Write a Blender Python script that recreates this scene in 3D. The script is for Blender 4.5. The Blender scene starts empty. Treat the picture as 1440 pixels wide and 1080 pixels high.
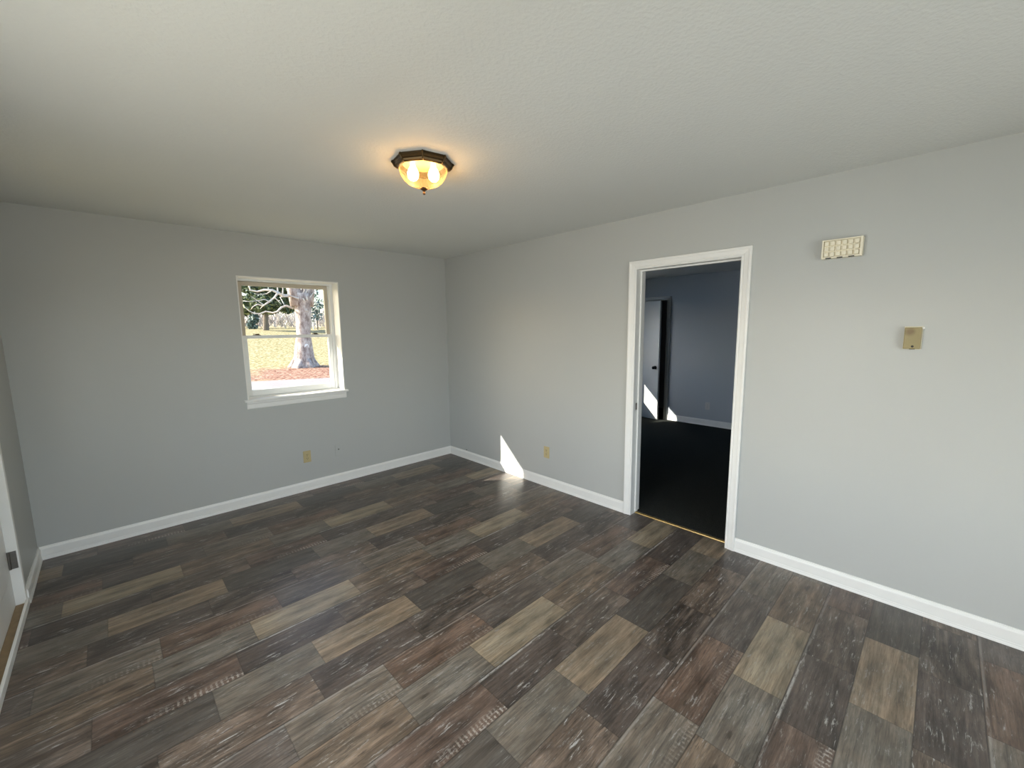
import bpy, bmesh, math, random
from mathutils import Vector, Matrix, Quaternion

# ------------------------------------------------------------------ scene, camera, light
scene = bpy.context.scene
COL = scene.collection
scene.view_settings.view_transform = 'Standard'
scene.view_settings.look = 'None'
scene.view_settings.exposure = 0.0
scene.view_settings.gamma = 1.0
scene.view_settings.use_curve_mapping = False
scene.cycles.max_bounces = 12
scene.cycles.diffuse_bounces = 7
scene.cycles.transparent_max_bounces = 16
scene.cycles.sample_clamp_indirect = 6.0

F_PX = 586.06
CAM = Vector((-3.0643, -4.3170, 1.5830))
YAW, PITCH, ROLL = 0.7693, 0.1317, -0.0121
_cy, _sy, _cp, _sp = math.cos(YAW), math.sin(YAW), math.cos(PITCH), math.sin(PITCH)
FW = Vector((_sy * _cp, _cy * _cp, -_sp))
_rt = Vector((_cy, -_sy, 0))
_up = _rt.cross(FW)
RT = math.cos(ROLL) * _rt + math.sin(ROLL) * _up
UP = -math.sin(ROLL) * _rt + math.cos(ROLL) * _up
cam_data = bpy.data.cameras.new('camera')
cam_data.sensor_width = 36.0
cam_data.lens = F_PX / 1440 * 36.0
cam_data.clip_start = 0.02
cam_data.clip_end = 500
cam = bpy.data.objects.new('camera', cam_data)
COL.objects.link(cam)
cam.matrix_world = Matrix(((RT.x, UP.x, -FW.x, CAM.x), (RT.y, UP.y, -FW.y, CAM.y), (RT.z, UP.z, -FW.z, CAM.z), (0, 0, 0, 1)))
scene.camera = cam


def at(px, py, Y):
    """the place on the vertical plane y = Y that a point of the photograph shows"""
    d = (px - 720) / F_PX * RT + (540 - py) / F_PX * UP + FW
    return CAM + d * ((Y - CAM.y) / d.y)


# sky
world = bpy.data.worlds.new('world')
scene.world = world
world.use_nodes = True
wn = world.node_tree.nodes
wl = world.node_tree.links
wn.clear()
w_out = wn.new('ShaderNodeOutputWorld')
w_bg = wn.new('ShaderNodeBackground')
w_sky = wn.new('ShaderNodeTexSky')
w_sky.sky_type = 'NISHITA'
w_sky.sun_disc = False
w_sky.sun_elevation = math.radians(29)
w_sky.sun_rotation = math.radians(-54)
w_sky.air_density = 1.0
w_sky.dust_density = 2.0
w_bg.inputs['Strength'].default_value = 0.55
wl.new(w_sky.outputs[0], w_bg.inputs['Color'])
wl.new(w_bg.outputs[0], w_out.inputs['Surface'])

SUN_DIR = Vector((1.0, -0.722, -0.682))
sd = bpy.data.lights.new('sun', 'SUN')
sd.energy = 16.0
sd.angle = math.radians(0.53)
sd.color = (1.0, 0.94, 0.84)
sun = bpy.data.objects.new('sun', sd)
COL.objects.link(sun)
sun.rotation_euler = SUN_DIR.to_track_quat('-Z', 'Y').to_euler()


def area(name, loc, direction, sx, sy, energy, color, spread=180):
    d = bpy.data.lights.new(name, 'AREA')
    d.shape = 'RECTANGLE'
    d.size, d.size_y = sx, sy
    d.energy = energy
    d.color = color
    d.spread = math.radians(spread)
    o = bpy.data.objects.new(name, d)
    COL.objects.link(o)
    o.location = loc
    o.rotation_euler = Vector(direction).to_track_quat('-Z', 'Z').to_euler()
    return o


# fill lamps added outside the windows to brighten the rooms
area('fill_front_window', (-2.15, -6.12, 1.40), (0, 1, -0.2), 2.35, 1.25, 12, (1.0, 0.985, 0.96))
area('fill_down_front_window', (-2.15, -6.13, 1.40), (0, 1, -1.3), 2.35, 1.25, 43, (0.80, 0.91, 1.0))
area('fill_up_front_window', (-2.15, -7.60, 0.10), (0, 1, 0.62), 2.60, 0.80, 40, (1.0, 0.965, 0.92))
area('fill_down_left_window', (-3.84, -3.20, 1.42), (1, 0.10, -1.6), 1.50, 1.10, 72, (0.87, 0.94, 1.0))
area('fill_up_left_window', (-3.85, -3.20, 1.40), (1, 0, 0.5), 1.50, 1.10, 20, (1.0, 0.965, 0.92))
area('fill_next_room_window', (2.06, 0.32, 1.45), (0.95, -1, -0.75), 0.95, 0.90, 8.5, (0.30, 0.58, 1.0), 120)  # blue fill lamp added outside the next room's window

# ------------------------------------------------------------------ materials
MATS = {}


def new_mat(name):
    m = bpy.data.materials.new(name)
    m.use_nodes = True
    nt = m.node_tree
    b = nt.nodes.get('Principled BSDF')
    MATS[name] = m
    return m, nt, b


def srgb(r, g, b):
    def f(c):
        c /= 255.0
        return c / 12.92 if c <= 0.04045 else ((c + 0.055) / 1.055) ** 2.4
    return (f(r), f(g), f(b), 1.0)


def plain(name, col, rough=0.5, metal=0.0, spec=0.5, vary=0.0, vscale=8.0, bump=0.0, bscale=200.0, detail=3.0):
    m, nt, b = new_mat(name)
    b.inputs['Base Color'].default_value = (*col[:3], 1)
    b.inputs['Roughness'].default_value = rough
    b.inputs['Metallic'].default_value = metal
    b.inputs['Specular IOR Level'].default_value = spec
    N, L = nt.nodes, nt.links
    tc = N.new('ShaderNodeTexCoord')
    if vary > 0:
        n = N.new('ShaderNodeTexNoise')
        n.inputs['Scale'].default_value = vscale
        n.inputs['Detail'].default_value = 4
        L.new(tc.outputs['Object'], n.inputs['Vector'])
        mx = N.new('ShaderNodeMix')
        mx.data_type = 'RGBA'
        mx.inputs[6].default_value = (*[c * (1 - vary) for c in col[:3]], 1)
        mx.inputs[7].default_value = (*[min(1, c * (1 + vary)) for c in col[:3]], 1)
        L.new(n.outputs['Fac'], mx.inputs[0])
        L.new(mx.outputs[2], b.inputs['Base Color'])
    if bump > 0:
        n2 = N.new('ShaderNodeTexNoise')
        n2.inputs['Scale'].default_value = bscale
        n2.inputs['Detail'].default_value = detail
        L.new(tc.outputs['Object'], n2.inputs['Vector'])
        bp = N.new('ShaderNodeBump')
        bp.inputs['Strength'].default_value = bump
        bp.inputs['Distance'].default_value = 0.004
        L.new(n2.outputs['Fac'], bp.inputs['Height'])
        L.new(bp.outputs[0], b.inputs['Normal'])
    return m


M_WALL = plain('wall_paint', (0.462, 0.468, 0.450), 0.42, spec=0.32, vary=0.015, vscale=3, bump=0.10, bscale=260)
M_CEIL = plain('ceiling_paint', (0.70, 0.71, 0.685), 0.75, spec=0.2, vary=0.02, vscale=2, bump=0.55, bscale=75, detail=4)
M_TRIM = plain('trim_paint', (0.80, 0.79, 0.76), 0.38, vary=0.03, vscale=14, bump=0.06, bscale=60)
M_DOORW = plain('door_paint', (0.74, 0.735, 0.71), 0.4, vary=0.02, vscale=10)
M_SASH_W = plain('sash_white', (0.78, 0.79, 0.78), 0.35, vary=0.02, vscale=12)
M_SASH_B = plain('sash_beige', (0.50, 0.44, 0.35), 0.45, vary=0.05, vscale=12)
M_IVORY = plain('ivory_plastic', (0.50, 0.41, 0.22), 0.35, vary=0.04, vscale=30)
M_CREAM = plain('cream_plastic', (0.80, 0.74, 0.58), 0.4, vary=0.03, vscale=30)
M_GREYPL = plain('painted_plastic', (0.50, 0.50, 0.48), 0.4)
M_DARK = plain('dark_slot', (0.012, 0.012, 0.011), 0.6)
M_BRASS = plain('aged_brass', (0.075, 0.048, 0.019), 0.34, metal=0.75, vary=0.25, vscale=40)
M_BRONZE = plain('dark_bronze', (0.085, 0.045, 0.02), 0.4, metal=0.6)
M_GOLD = plain('gold_threshold', (0.45, 0.32, 0.13), 0.35, metal=0.8, vary=0.15, vscale=40)
M_STEEL = plain('hinge_steel', (0.20, 0.185, 0.17), 0.38, metal=0.8, vary=0.2, vscale=60)
M_BLACKM = plain('black_knob_metal', (0.03, 0.03, 0.032), 0.25, metal=0.6)
M_WOOD = plain('threshold_wood', (0.27, 0.19, 0.105), 0.55, vary=0.3, vscale=25)
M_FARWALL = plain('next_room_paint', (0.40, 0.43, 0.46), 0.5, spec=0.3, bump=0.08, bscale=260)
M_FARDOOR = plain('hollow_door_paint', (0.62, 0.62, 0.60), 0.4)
M_GREYFR = plain('lite_gasket', (0.20, 0.20, 0.20), 0.5)
M_CONC = plain('driveway_concrete', (0.238, 0.217, 0.213), 0.85, vary=0.12, vscale=1.2)
M_BRICK = plain('eave_paint', (0.55, 0.52, 0.48), 0.7)
M_BARK_D = plain('dark_bark', (0.16, 0.13, 0.10), 0.9, vary=0.3, vscale=6)
M_POLE = plain('pale_pole', (0.75, 0.76, 0.75), 0.6)
M_SIGN = plain('white_tag', (0.85, 0.85, 0.82), 0.5)


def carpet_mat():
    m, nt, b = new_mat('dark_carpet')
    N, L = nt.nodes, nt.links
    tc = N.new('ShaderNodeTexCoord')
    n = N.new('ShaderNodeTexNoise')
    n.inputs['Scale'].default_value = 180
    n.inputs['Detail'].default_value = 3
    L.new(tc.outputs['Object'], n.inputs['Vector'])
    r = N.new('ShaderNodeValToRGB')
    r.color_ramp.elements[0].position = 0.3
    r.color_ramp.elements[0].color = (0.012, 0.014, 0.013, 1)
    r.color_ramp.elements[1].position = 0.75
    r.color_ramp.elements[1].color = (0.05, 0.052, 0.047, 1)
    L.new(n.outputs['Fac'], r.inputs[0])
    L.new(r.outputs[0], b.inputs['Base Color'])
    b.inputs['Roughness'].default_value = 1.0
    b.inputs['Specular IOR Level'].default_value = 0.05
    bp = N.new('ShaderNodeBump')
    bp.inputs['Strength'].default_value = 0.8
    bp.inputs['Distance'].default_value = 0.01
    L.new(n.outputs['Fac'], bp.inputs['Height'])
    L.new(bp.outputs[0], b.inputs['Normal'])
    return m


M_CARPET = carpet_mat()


def glass_mat(name, tint, gloss=0.07, rough=0.0):
    m, nt, b = new_mat(name)
    N, L = nt.nodes, nt.links
    N.remove(b)
    out = [n for n in N if n.type == 'OUTPUT_MATERIAL'][0]
    t = N.new('ShaderNodeBsdfTransparent')
    t.inputs['Color'].default_value = (*tint, 1)
    g = N.new('ShaderNodeBsdfGlossy')
    g.inputs['Roughness'].default_value = rough
    lw = N.new('ShaderNodeLayerWeight')
    pw = N.new('ShaderNodeMath')
    pw.operation = 'POWER'
    L.new(lw.outputs['Facing'], pw.inputs[0])
    pw.inputs[1].default_value = 5.0
    fr = N.new('ShaderNodeMath')
    fr.operation = 'MULTIPLY_ADD'
    L.new(pw.outputs[0], fr.inputs[0])
    fr.inputs[1].default_value = 0.5
    fr.inputs[2].default_value = 0.012
    mix = N.new('ShaderNodeMixShader')
    L.new(fr.outputs[0], mix.inputs[0])
    L.new(t.outputs[0], mix.inputs[1])
    L.new(g.outputs[0], mix.inputs[2])
    L.new(mix.outputs[0], out.inputs['Surface'])
    return m


M_GLASS = glass_mat('window_glass', (0.97, 0.98, 0.975))


def bowl_mat():
    m, nt, b = new_mat('ribbed_amber_glass')
    N, L = nt.nodes, nt.links
    N.remove(b)
    out = [n for n in N if n.type == 'OUTPUT_MATERIAL'][0]
    t = N.new('ShaderNodeBsdfTransparent')
    t.inputs['Color'].default_value = (1.0, 0.86, 0.60, 1)
    tl = N.new('ShaderNodeBsdfTranslucent')
    tl.inputs['Color'].default_value = (1.0, 0.78, 0.45, 1)
    g = N.new('ShaderNodeBsdfGlossy')
    g.inputs['Roughness'].default_value = 0.12
    m1 = N.new('ShaderNodeMixShader')
    m1.inputs[0].default_value = 0.06
    L.new(t.outputs[0], m1.inputs[1])
    L.new(tl.outputs[0], m1.inputs[2])
    lw = N.new('ShaderNodeLayerWeight')
    lw.inputs['Blend'].default_value = 0.35
    m2 = N.new('ShaderNodeMixShader')
    fm = N.new('ShaderNodeMath')
    fm.operation = 'MULTIPLY'
    fm.inputs[1].default_value = 0.45
    L.new(lw.outputs['Fresnel'], fm.inputs[0])
    L.new(fm.outputs[0], m2.inputs[0])
    L.new(m1.outputs[0], m2.inputs[1])
    L.new(g.outputs[0], m2.inputs[2])
    L.new(m2.outputs[0], out.inputs['Surface'])
    return m


M_BOWL = bowl_mat()


def emis(name, col, strength):
    m, nt, b = new_mat(name)
    b.inputs['Base Color'].default_value = (*col, 1)
    b.inputs['Emission Color'].default_value = (*col, 1)
    b.inputs['Emission Strength'].default_value = strength
    return m


M_BULB = emis('lit_bulb', (1.0, 0.86, 0.62), 22.0)

# ------------------------------------------------------------------ mesh helpers


def link(name, me, mat=None, parent=None):
    o = bpy.data.objects.new(name, me)
    COL.objects.link(o)
    if mat is not None:
        for m in (mat if isinstance(mat, (list, tuple)) else [mat]):
            me.materials.append(m)
    if parent is not None:
        o.parent = parent
    return o


def obj(name, bm, mat, parent=None, smooth=False, origin=None):
    bmesh.ops.recalc_face_normals(bm, faces=bm.faces[:])
    if origin is not None:
        bmesh.ops.translate(bm, verts=bm.verts[:], vec=-Vector(origin))
    me = bpy.data.meshes.new(name)
    bm.to_mesh(me)
    bm.free()
    if smooth:
        for p in me.polygons:
            p.use_smooth = True
    o = link(name, me, mat, parent)
    if origin is not None:
        o.location = origin
    return o


def struct(o):
    o['kind'] = 'structure'
    return o


def tag(o, label, cat, group=None, kind=None):
    o['label'] = label
    o['category'] = cat
    if group:
        o['group'] = group
    if kind:
        o['kind'] = kind
    return o


def thing(name, loc, label, cat, group=None, rotz=0.0):
    o = bpy.data.objects.new(name, None)
    COL.objects.link(o)
    o.location = loc
    o.rotation_euler = (0, 0, rotz)
    o.empty_display_size = 0.05
    return tag(o, label, cat, group)


def box(bm, x0, x1, y0, y1, z0, z1, bevel=0.0, mi=0):
    vs = [bm.verts.new((x, y, z)) for x in (x0, x1) for y in (y0, y1) for z in (z0, z1)]
    idx = [(0, 1, 3, 2), (4, 6, 7, 5), (0, 4, 5, 1), (2, 3, 7, 6), (0, 2, 6, 4), (1, 5, 7, 3)]
    fs = [bm.faces.new([vs[i] for i in f]) for f in idx]
    for f in fs:
        f.material_index = mi
    if bevel > 0:
        es = set()
        for f in fs:
            es.update(f.edges)
        bmesh.ops.bevel(bm, geom=list(es), offset=bevel, segments=2, affect='EDGES', profile=0.5)
    return fs


def B(*a, **k):
    bm = bmesh.new()
    box(bm, *a, **k)
    return bm


def slab_with_holes(axis, a0, a1, z0, z1, t0, t1, holes):
    """wall whose long side runs along 'x' or 'y', thickness t0..t1 on the other axis, holes (a, b, z, z)"""
    bm = bmesh.new()
    As = sorted({a0, a1, *[h[0] for h in holes], *[h[1] for h in holes]})
    Zs = sorted({z0, z1, *[h[2] for h in holes], *[h[3] for h in holes]})

    def solid(i, j):
        if i < 0 or j < 0 or i >= len(As) - 1 or j >= len(Zs) - 1:
            return False
        a, z = (As[i] + As[i + 1]) / 2, (Zs[j] + Zs[j + 1]) / 2
        return not any(h[0] < a < h[1] and h[2] < z < h[3] for h in holes)
    cache = {}

    def V(i, j, t):
        k = (i, j, t)
        if k not in cache:
            tt = t1 if t else t0
            cache[k] = bm.verts.new((As[i], tt, Zs[j]) if axis == 'x' else (tt, As[i], Zs[j]))
        return cache[k]
    for i in range(len(As) - 1):
        for j in range(len(Zs) - 1):
            if not solid(i, j):
                continue
            for t in (0, 1):
                bm.faces.new([V(i, j, t), V(i + 1, j, t), V(i + 1, j + 1, t), V(i, j + 1, t)])
            for (di, dj, p, q) in ((-1, 0, (i, j), (i, j + 1)), (1, 0, (i + 1, j), (i + 1, j + 1)),
                                   (0, -1, (i, j), (i + 1, j)), (0, 1, (i, j + 1), (i + 1, j + 1))):
                if not solid(i + di, j + dj):
                    bm.faces.new([V(*p, 0), V(*q, 0), V(*q, 1), V(*p, 1)])
    return bm


def prism(bm, prof, origin, du, dv, path):
    """profile (u, v) extruded along the vector path"""
    o, du, dv, path = Vector(origin), Vector(du), Vector(dv), Vector(path)
    a = [bm.verts.new(o + du * u + dv * v) for u, v in prof]
    b = [bm.verts.new(v.co + path) for v in a]
    n = len(prof)
    for i in range(n):
        bm.faces.new([a[i], a[(i + 1) % n], b[(i + 1) % n], b[i]])
    bm.faces.new(a)
    bm.faces.new(b[::-1])


def sweep_frame(bm, pts, outs, prof, nrm):
    """mitred profile: for each path point, an outward miter vector; profile (w outward, d along nrm)"""
    rings = []
    for p, o in zip(pts, outs):
        rings.append([bm.verts.new(Vector(p) + Vector(o) * w + Vector(nrm) * d) for w, d in prof])
    n = len(prof)
    for r0, r1 in zip(rings, rings[1:]):
        for i in range(n):
            bm.faces.new([r0[i], r0[(i + 1) % n], r1[(i + 1) % n], r1[i]])
    bm.faces.new(rings[0])
    bm.faces.new(rings[-1][::-1])


def lathe(bm, prof, seg=24, rot=0.0, cap=False, rib=0.0):
    """(radius, z) profile turned about z"""
    rings = []
    for r, z in prof:
        ring = []
        for i in range(seg):
            a = rot + 2 * math.pi * i / seg
            rr = r * (1 + (rib if i % 2 else -rib))
            ring.append(bm.verts.new((rr * math.cos(a), rr * math.sin(a), z)))
        rings.append(ring)
    for r0, r1 in zip(rings, rings[1:]):
        for i in range(seg):
            bm.faces.new([r0[i], r0[(i + 1) % seg], r1[(i + 1) % seg], r1[i]])
    if cap:
        bm.faces.new(rings[0])
        bm.faces.new(rings[-1][::-1])


def tube(bm, pts, radii, seg=8, jitter=0.0, rng=None):
    pts = [Vector(p) for p in pts]
    rings = []
    prev = None
    for k, p in enumerate(pts):
        t = (pts[min(k + 1, len(pts) - 1)] - pts[max(k - 1, 0)]).normalized()
        ref = Vector((0, 1, 0)) if abs(t.y) < 0.9 else Vector((1, 0, 0))
        u = t.cross(ref).normalized()
        if prev is not None and u.dot(prev) < 0:
            u = -u
        prev = u
        v = t.cross(u).normalized()
        ring = []
        for i in range(seg):
            a = 2 * math.pi * i / seg
            r = radii[k] * (1 + (rng.uniform(-jitter, jitter) if jitter else 0))
            ring.append(bm.verts.new(p + (u * math.cos(a) + v * math.sin(a)) * r))
        rings.append(ring)
    for r0, r1 in zip(rings, rings[1:]):
        for i in range(seg):
            bm.faces.new([r0[i], r0[(i + 1) % seg], r1[(i + 1) % seg], r1[i]])
    bm.faces.new(rings[0][::-1])
    bm.faces.new(rings[-1])


# ------------------------------------------------------------------ the room
H = 2.436
XL, YF = -3.5518, -5.85            # left wall face, front wall face (behind the camera)
T = 0.25                            # outer wall thickness
HF = 2.40                           # next room's ceiling
X2 = 3.70                           # next room's far wall
# window openings in the back wall
W1 = (-2.198, -1.318, 0.975, 2.070)
W2 = (1.52, 2.53, 0.975, 2.070)
DOOR_R = (-3.363, -2.572, -0.01, 2.051)     # rough opening in the right wall
DOOR_L = (-1.636, -0.684, 0.0, 2.055)      # front door in the left wall
WL = (-4.00, -2.40, 0.80, 2.00)             # window in the left wall, beside the camera
WF = (-3.38, -0.92, 0.70, 2.06)             # window in the front wall, behind the camera

struct(obj('wall_back', slab_with_holes('x', XL - T, 0.06, -0.3, 2.6, 0.0, T, [W1]), M_WALL))
struct(obj('wall_right', slab_with_holes('y', YF, 0.0, -0.3, 2.6, 0.0, 0.12, [DOOR_R]), [M_WALL]))
struct(obj('wall_left', slab_with_holes('y', YF - T, 0.0, -0.3, 2.6, XL - T, XL, [DOOR_L, WL]), M_WALL))
struct(obj('wall_front', slab_with_holes('x', XL, 0.12, -0.3, 2.6, YF - T, YF, [WF]), M_WALL))
struct(obj('ceiling', B(XL, 0.0, YF, 0.0, H, H + 0.12), M_CEIL))
# next room
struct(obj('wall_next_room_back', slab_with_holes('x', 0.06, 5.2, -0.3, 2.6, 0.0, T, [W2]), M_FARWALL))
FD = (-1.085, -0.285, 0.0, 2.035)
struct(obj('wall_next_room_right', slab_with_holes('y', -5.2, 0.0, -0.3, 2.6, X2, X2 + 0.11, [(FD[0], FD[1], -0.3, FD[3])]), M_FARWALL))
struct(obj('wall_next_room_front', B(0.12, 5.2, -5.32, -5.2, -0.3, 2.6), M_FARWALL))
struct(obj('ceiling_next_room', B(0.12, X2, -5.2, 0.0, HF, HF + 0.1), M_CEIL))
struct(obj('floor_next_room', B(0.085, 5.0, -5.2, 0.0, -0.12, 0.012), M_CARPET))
bm = bmesh.new()
box(bm, 4.6, 4.7, -2.2, 0.0, -0.1, 2.5)
box(bm, X2 + 0.11, 4.7, -2.2, -2.1, -0.1, 2.5)
box(bm, X2 + 0.11, 4.7, -2.2, 0.0, 2.3, 2.5)
struct(obj('wall_closet', bm, M_FARWALL))

# ------------------------------------------------------------------ vinyl floor with the photo's repeat
ROW = 0.1985
PERIOD = 1.5
# each of the five repeating strips: (start, end, sRGB tone, contrast, tick-marked edge); starts are for the unshifted rows
STRIPS = {
    0: [(-1.255, -0.77, (77, 71, 68), 1.1, 0.0), (-0.77, -0.26, (84, 77, 72), 1.4, 0.0), (-0.26, 0.245, (85, 74, 68), 1.3, 1.0)],
    1: [(-2.46, -1.925, (118, 108, 95), 0.9, 0.0), (-1.925, -1.38, (76, 73, 70), 0.6, 0.0), (-1.38, -0.96, (101, 97, 91), 0.8, 0.0)],
    2: [(-2.535, -2.03, (75, 69, 66), 1.2, 0.0), (-2.03, -1.58, (80, 74, 70), 1.5, 0.0), (-1.58, -1.035, (93, 84, 77), 1.7, 0.0)],
    3: [(-2.267, -1.732, (94, 81, 73), 1.2, 0.25), (-1.732, -1.20, (83, 78, 75), 1.1, 0.0), (-1.20, -0.767, (96, 91, 85), 1.1, 0.45)],
    4: [(-1.90, -1.348, (126, 118, 104), 0.7, 0.0), (-1.348, -0.808, (102, 92, 82), 1.3, 0.0), (-0.808, -0.40, (100, 97, 92), 1.1, 0.0)],
}


def lin3(c):
    r, g, b = srgb(*c)[:3]
    return (r * 1.00, g * 0.94, b * 0.865)


# dark knots printed in some strips: (u, v, size)
KNOTS = {(4, 1): (0.445, 0.50, 0.017), (4, 2): (0.09, 0.52, 0.013), (3, 0): (0.055, 0.42, 0.012)}


def build_floor():
    rng = random.Random(4)
    bm = bmesh.new()
    uvl = bm.loops.layers.uv.new('UVMap')
    tone = bm.loops.layers.float_color.new('tone')
    par = bm.loops.layers.float_color.new('par')
    knl = bm.loops.layers.float_color.new('knot')
    x_lo, x_hi, y_lo = XL - 0.02, 0.085, YF
    r = 0
    offs = {}
    while -ROW * r > y_lo:
        y1, y0 = -ROW * r, max(y_lo, -ROW * (r + 1))
        shift = 0.0 if (r // 5) % 2 == 0 else 0.75
        segs = STRIPS[r % 5]
        for si, (a, b, col, con, tick) in enumerate(segs):
            for k in range(-5, 6):
                s0, s1 = a + shift + k * PERIOD, b + shift + k * PERIOD
                c0, c1 = max(s0, x_lo), min(s1, x_hi)
                if c1 - c0 < 1e-4:
                    continue
                key = (r % 5, si)
                if key not in offs:
                    offs[key] = (rng.uniform(-20, 20), rng.uniform(-20, 20), rng.random())
                ou, ov, rnd = offs[key]
                vs = [bm.verts.new((x, y, 0)) for x, y in ((c0, y0), (c1, y0), (c1, y1), (c0, y1))]
                f = bm.faces.new(vs)
                lc = lin3(col)
                for lp in f.loops:
                    x, y = lp.vert.co.x, lp.vert.co.y
                    lp[uvl].uv = ((x - s0), (y - (-ROW * (r + 1))) / ROW)
                    lp[tone] = (*lc, 1.0 if (r % 5 == 0 and si == 0) else (0.35 if r % 5 in (0, 3) else 0.0))
                    lp[knl] = (*KNOTS.get(key, (5.0, 5.0, 0.01)), 1)
                    lp[par] = (con, tick, rnd, (s1 - s0))
        r += 1
    fs = bm.faces[:]
    # body below the surface
    box(bm, x_lo, x_hi, y_lo, 0.0, -0.12, -0.002)
    return bm


def floor_mat():
    m, nt, b = new_mat('vinyl_plank_floor')
    N, L = nt.nodes, nt.links

    def math_(op, a=None, bb=None, c=None, clamp=False):
        n = N.new('ShaderNodeMath')
        n.operation = op
        n.use_clamp = clamp
        for i, v in enumerate((a, bb, c)):
            if v is None:
                continue
            if isinstance(v, (int, float)):
                n.inputs[i].default_value = v
            else:
                L.new(v, n.inputs[i])
        return n.outputs[0]

    def ramp(src, a, bb):
        n = N.new('ShaderNodeMapRange')
        n.interpolation_type = 'SMOOTHSTEP'
        n.inputs['From Min'].default_value = a
        n.inputs['From Max'].default_value = bb
        L.new(src, n.inputs['Value'])
        return n.outputs['Result']

    def mix(fac, a, bb, blend='MIX'):
        n = N.new('ShaderNodeMix')
        n.data_type = 'RGBA'
        n.blend_type = blend
        if isinstance(fac, (int, float)):
            n.inputs[0].default_value = fac
        else:
            L.new(fac, n.inputs[0])
        for i, v in ((6, a), (7, bb)):
            if isinstance(v, tuple):
                n.inputs[i].default_value = v
            else:
                L.new(v, n.inputs[i])
        return n.outputs[2]
    uv = N.new('ShaderNodeUVMap')
    uv.uv_map = 'UVMap'
    sep = N.new('ShaderNodeSeparateXYZ')
    L.new(uv.outputs[0], sep.inputs[0])
    U, V = sep.outputs[0], sep.outputs[1]
    tone = N.new('ShaderNodeVertexColor')
    tone.layer_name = 'tone'
    par = N.new('ShaderNodeVertexColor')
    par.layer_name = 'par'
    sp = N.new('ShaderNodeSeparateColor')
    L.new(par.outputs['Color'], sp.inputs[0])
    CON, TICK, RND = sp.outputs[0], sp.outputs[1], sp.outputs[2]
    LEN = par.outputs['Alpha']

    def noise(su, sv, detail=4.0, rough=0.6, off=0.0, dist=0.0):
        cb = N.new('ShaderNodeCombineXYZ')
        L.new(math_('MULTIPLY', U, su), cb.inputs[0])
        L.new(math_('MULTIPLY', V, sv * ROW), cb.inputs[1])
        L.new(math_('MULTIPLY_ADD', RND, 91.7, off), cb.inputs[2])
        n = N.new('ShaderNodeTexNoise')
        n.inputs['Scale'].default_value = 1.0
        n.inputs['Detail'].default_value = detail
        n.inputs['Roughness'].default_value = rough
        n.inputs['Distortion'].default_value = dist
        L.new(cb.outputs[0], n.inputs['Vector'])
        return n.outputs['Fac']
    broad = noise(2.4, 26, 4, 0.6, 1.3, 0.6)
    grain = noise(8, 170, 5, 0.7, 5.1)
    blotch = noise(6, 14, 3, 0.6, 9.7, 0.8)
    scratch = noise(13, 95, 7, 0.75, 15.3, 0.5)
    dots = noise(60, 110, 3, 0.6, 33.1)
    # value variation
    v1 = math_('MULTIPLY_ADD', math_('SUBTRACT', broad, 0.5), math_('MULTIPLY_ADD', CON, 1.3, 0.7), 1.0)
    v2 = math_('MULTIPLY_ADD', math_('SUBTRACT', grain, 0.5), 1.7, 1.0)
    val = math_('MULTIPLY', v1, v2)
    gain = N.new('ShaderNodeCombineColor')
    for i in range(3):
        L.new(val, gain.inputs[i])
    base = mix(1.0, tone.outputs['Color'], gain.outputs[0], 'MULTIPLY')
    # boards carry cloudy lighter and darker patches, strongest on the rough ones
    cloud = noise(3.2, 9, 3, 0.6, 47.0, 1.0)
    cl = math_('MULTIPLY_ADD', math_('MULTIPLY', math_('SUBTRACT', cloud, 0.5), CON), 1.5, 1.0)
    cg = N.new('ShaderNodeCombineColor')
    for i in range(3):
        L.new(cl, cg.inputs[i])
    base = mix(1.0, base, cg.outputs[0], 'MULTIPLY')
    # warm / cool drift along the board
    warm = mix(ramp(blotch, 0.35, 0.65), (1.07, 0.985, 0.92, 1), (0.985, 1.0, 0.995, 1))
    base = mix(0.6, base, warm, 'MULTIPLY')
    # worn pale scratches, more on the rough boards
    sc = math_('MULTIPLY', ramp(scratch, 0.55, 0.66), ramp(blotch, 0.40, 0.60))
    sc = math_('MULTIPLY', sc, math_('MULTIPLY', CON, 0.7), clamp=True)
    base = mix(sc, base, (0.34, 0.33, 0.305, 1))
    dk = math_('MULTIPLY', ramp(scratch, 0.46, 0.34), math_('MULTIPLY', CON, 0.42), clamp=True)
    base = mix(dk, base, (0.02, 0.017, 0.015, 1))
    # saw-tooth marks printed along one edge of some boards
    tw = N.new('ShaderNodeTexWave')
    tw.wave_type = 'BANDS'
    tw.bands_direction = 'X'
    tw.inputs['Scale'].default_value = 16.0
    tw.inputs['Distortion'].default_value = 1.6
    tw.inputs['Detail'].default_value = 2
    L.new(uv.outputs[0], tw.inputs['Vector'])
    edge = math_('MULTIPLY', ramp(V, 0.30, 0.10), ramp(V, 0.0, 0.05))
    along = ramp(math_('DIVIDE', U, LEN), 0.15, 0.8)
    tk = math_('MULTIPLY', math_('MULTIPLY', edge, along), math_('MULTIPLY', TICK, ramp(tw.outputs['Fac'], 0.45, 0.8)), clamp=True)
    tk = math_('MULTIPLY', tk, ramp(dots, 0.40, 0.56))
    base = mix(math_('MULTIPLY', tk, 0.62), base, (0.40, 0.37, 0.32, 1))
    # joints: thin dark line along the long edges and a fainter one at the ends
    e1 = ramp(math_('MINIMUM', V, math_('SUBTRACT', 1.0, V)), 0.018, 0.004)
    e2 = ramp(math_('MINIMUM', U, math_('SUBTRACT', LEN, U)), 0.0035, 0.001)
    joint = math_('MAXIMUM', math_('MULTIPLY', e1, 0.55), math_('MULTIPLY', e2, 0.3))
    base = mix(joint, base, (0.018, 0.016, 0.014, 1))
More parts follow.
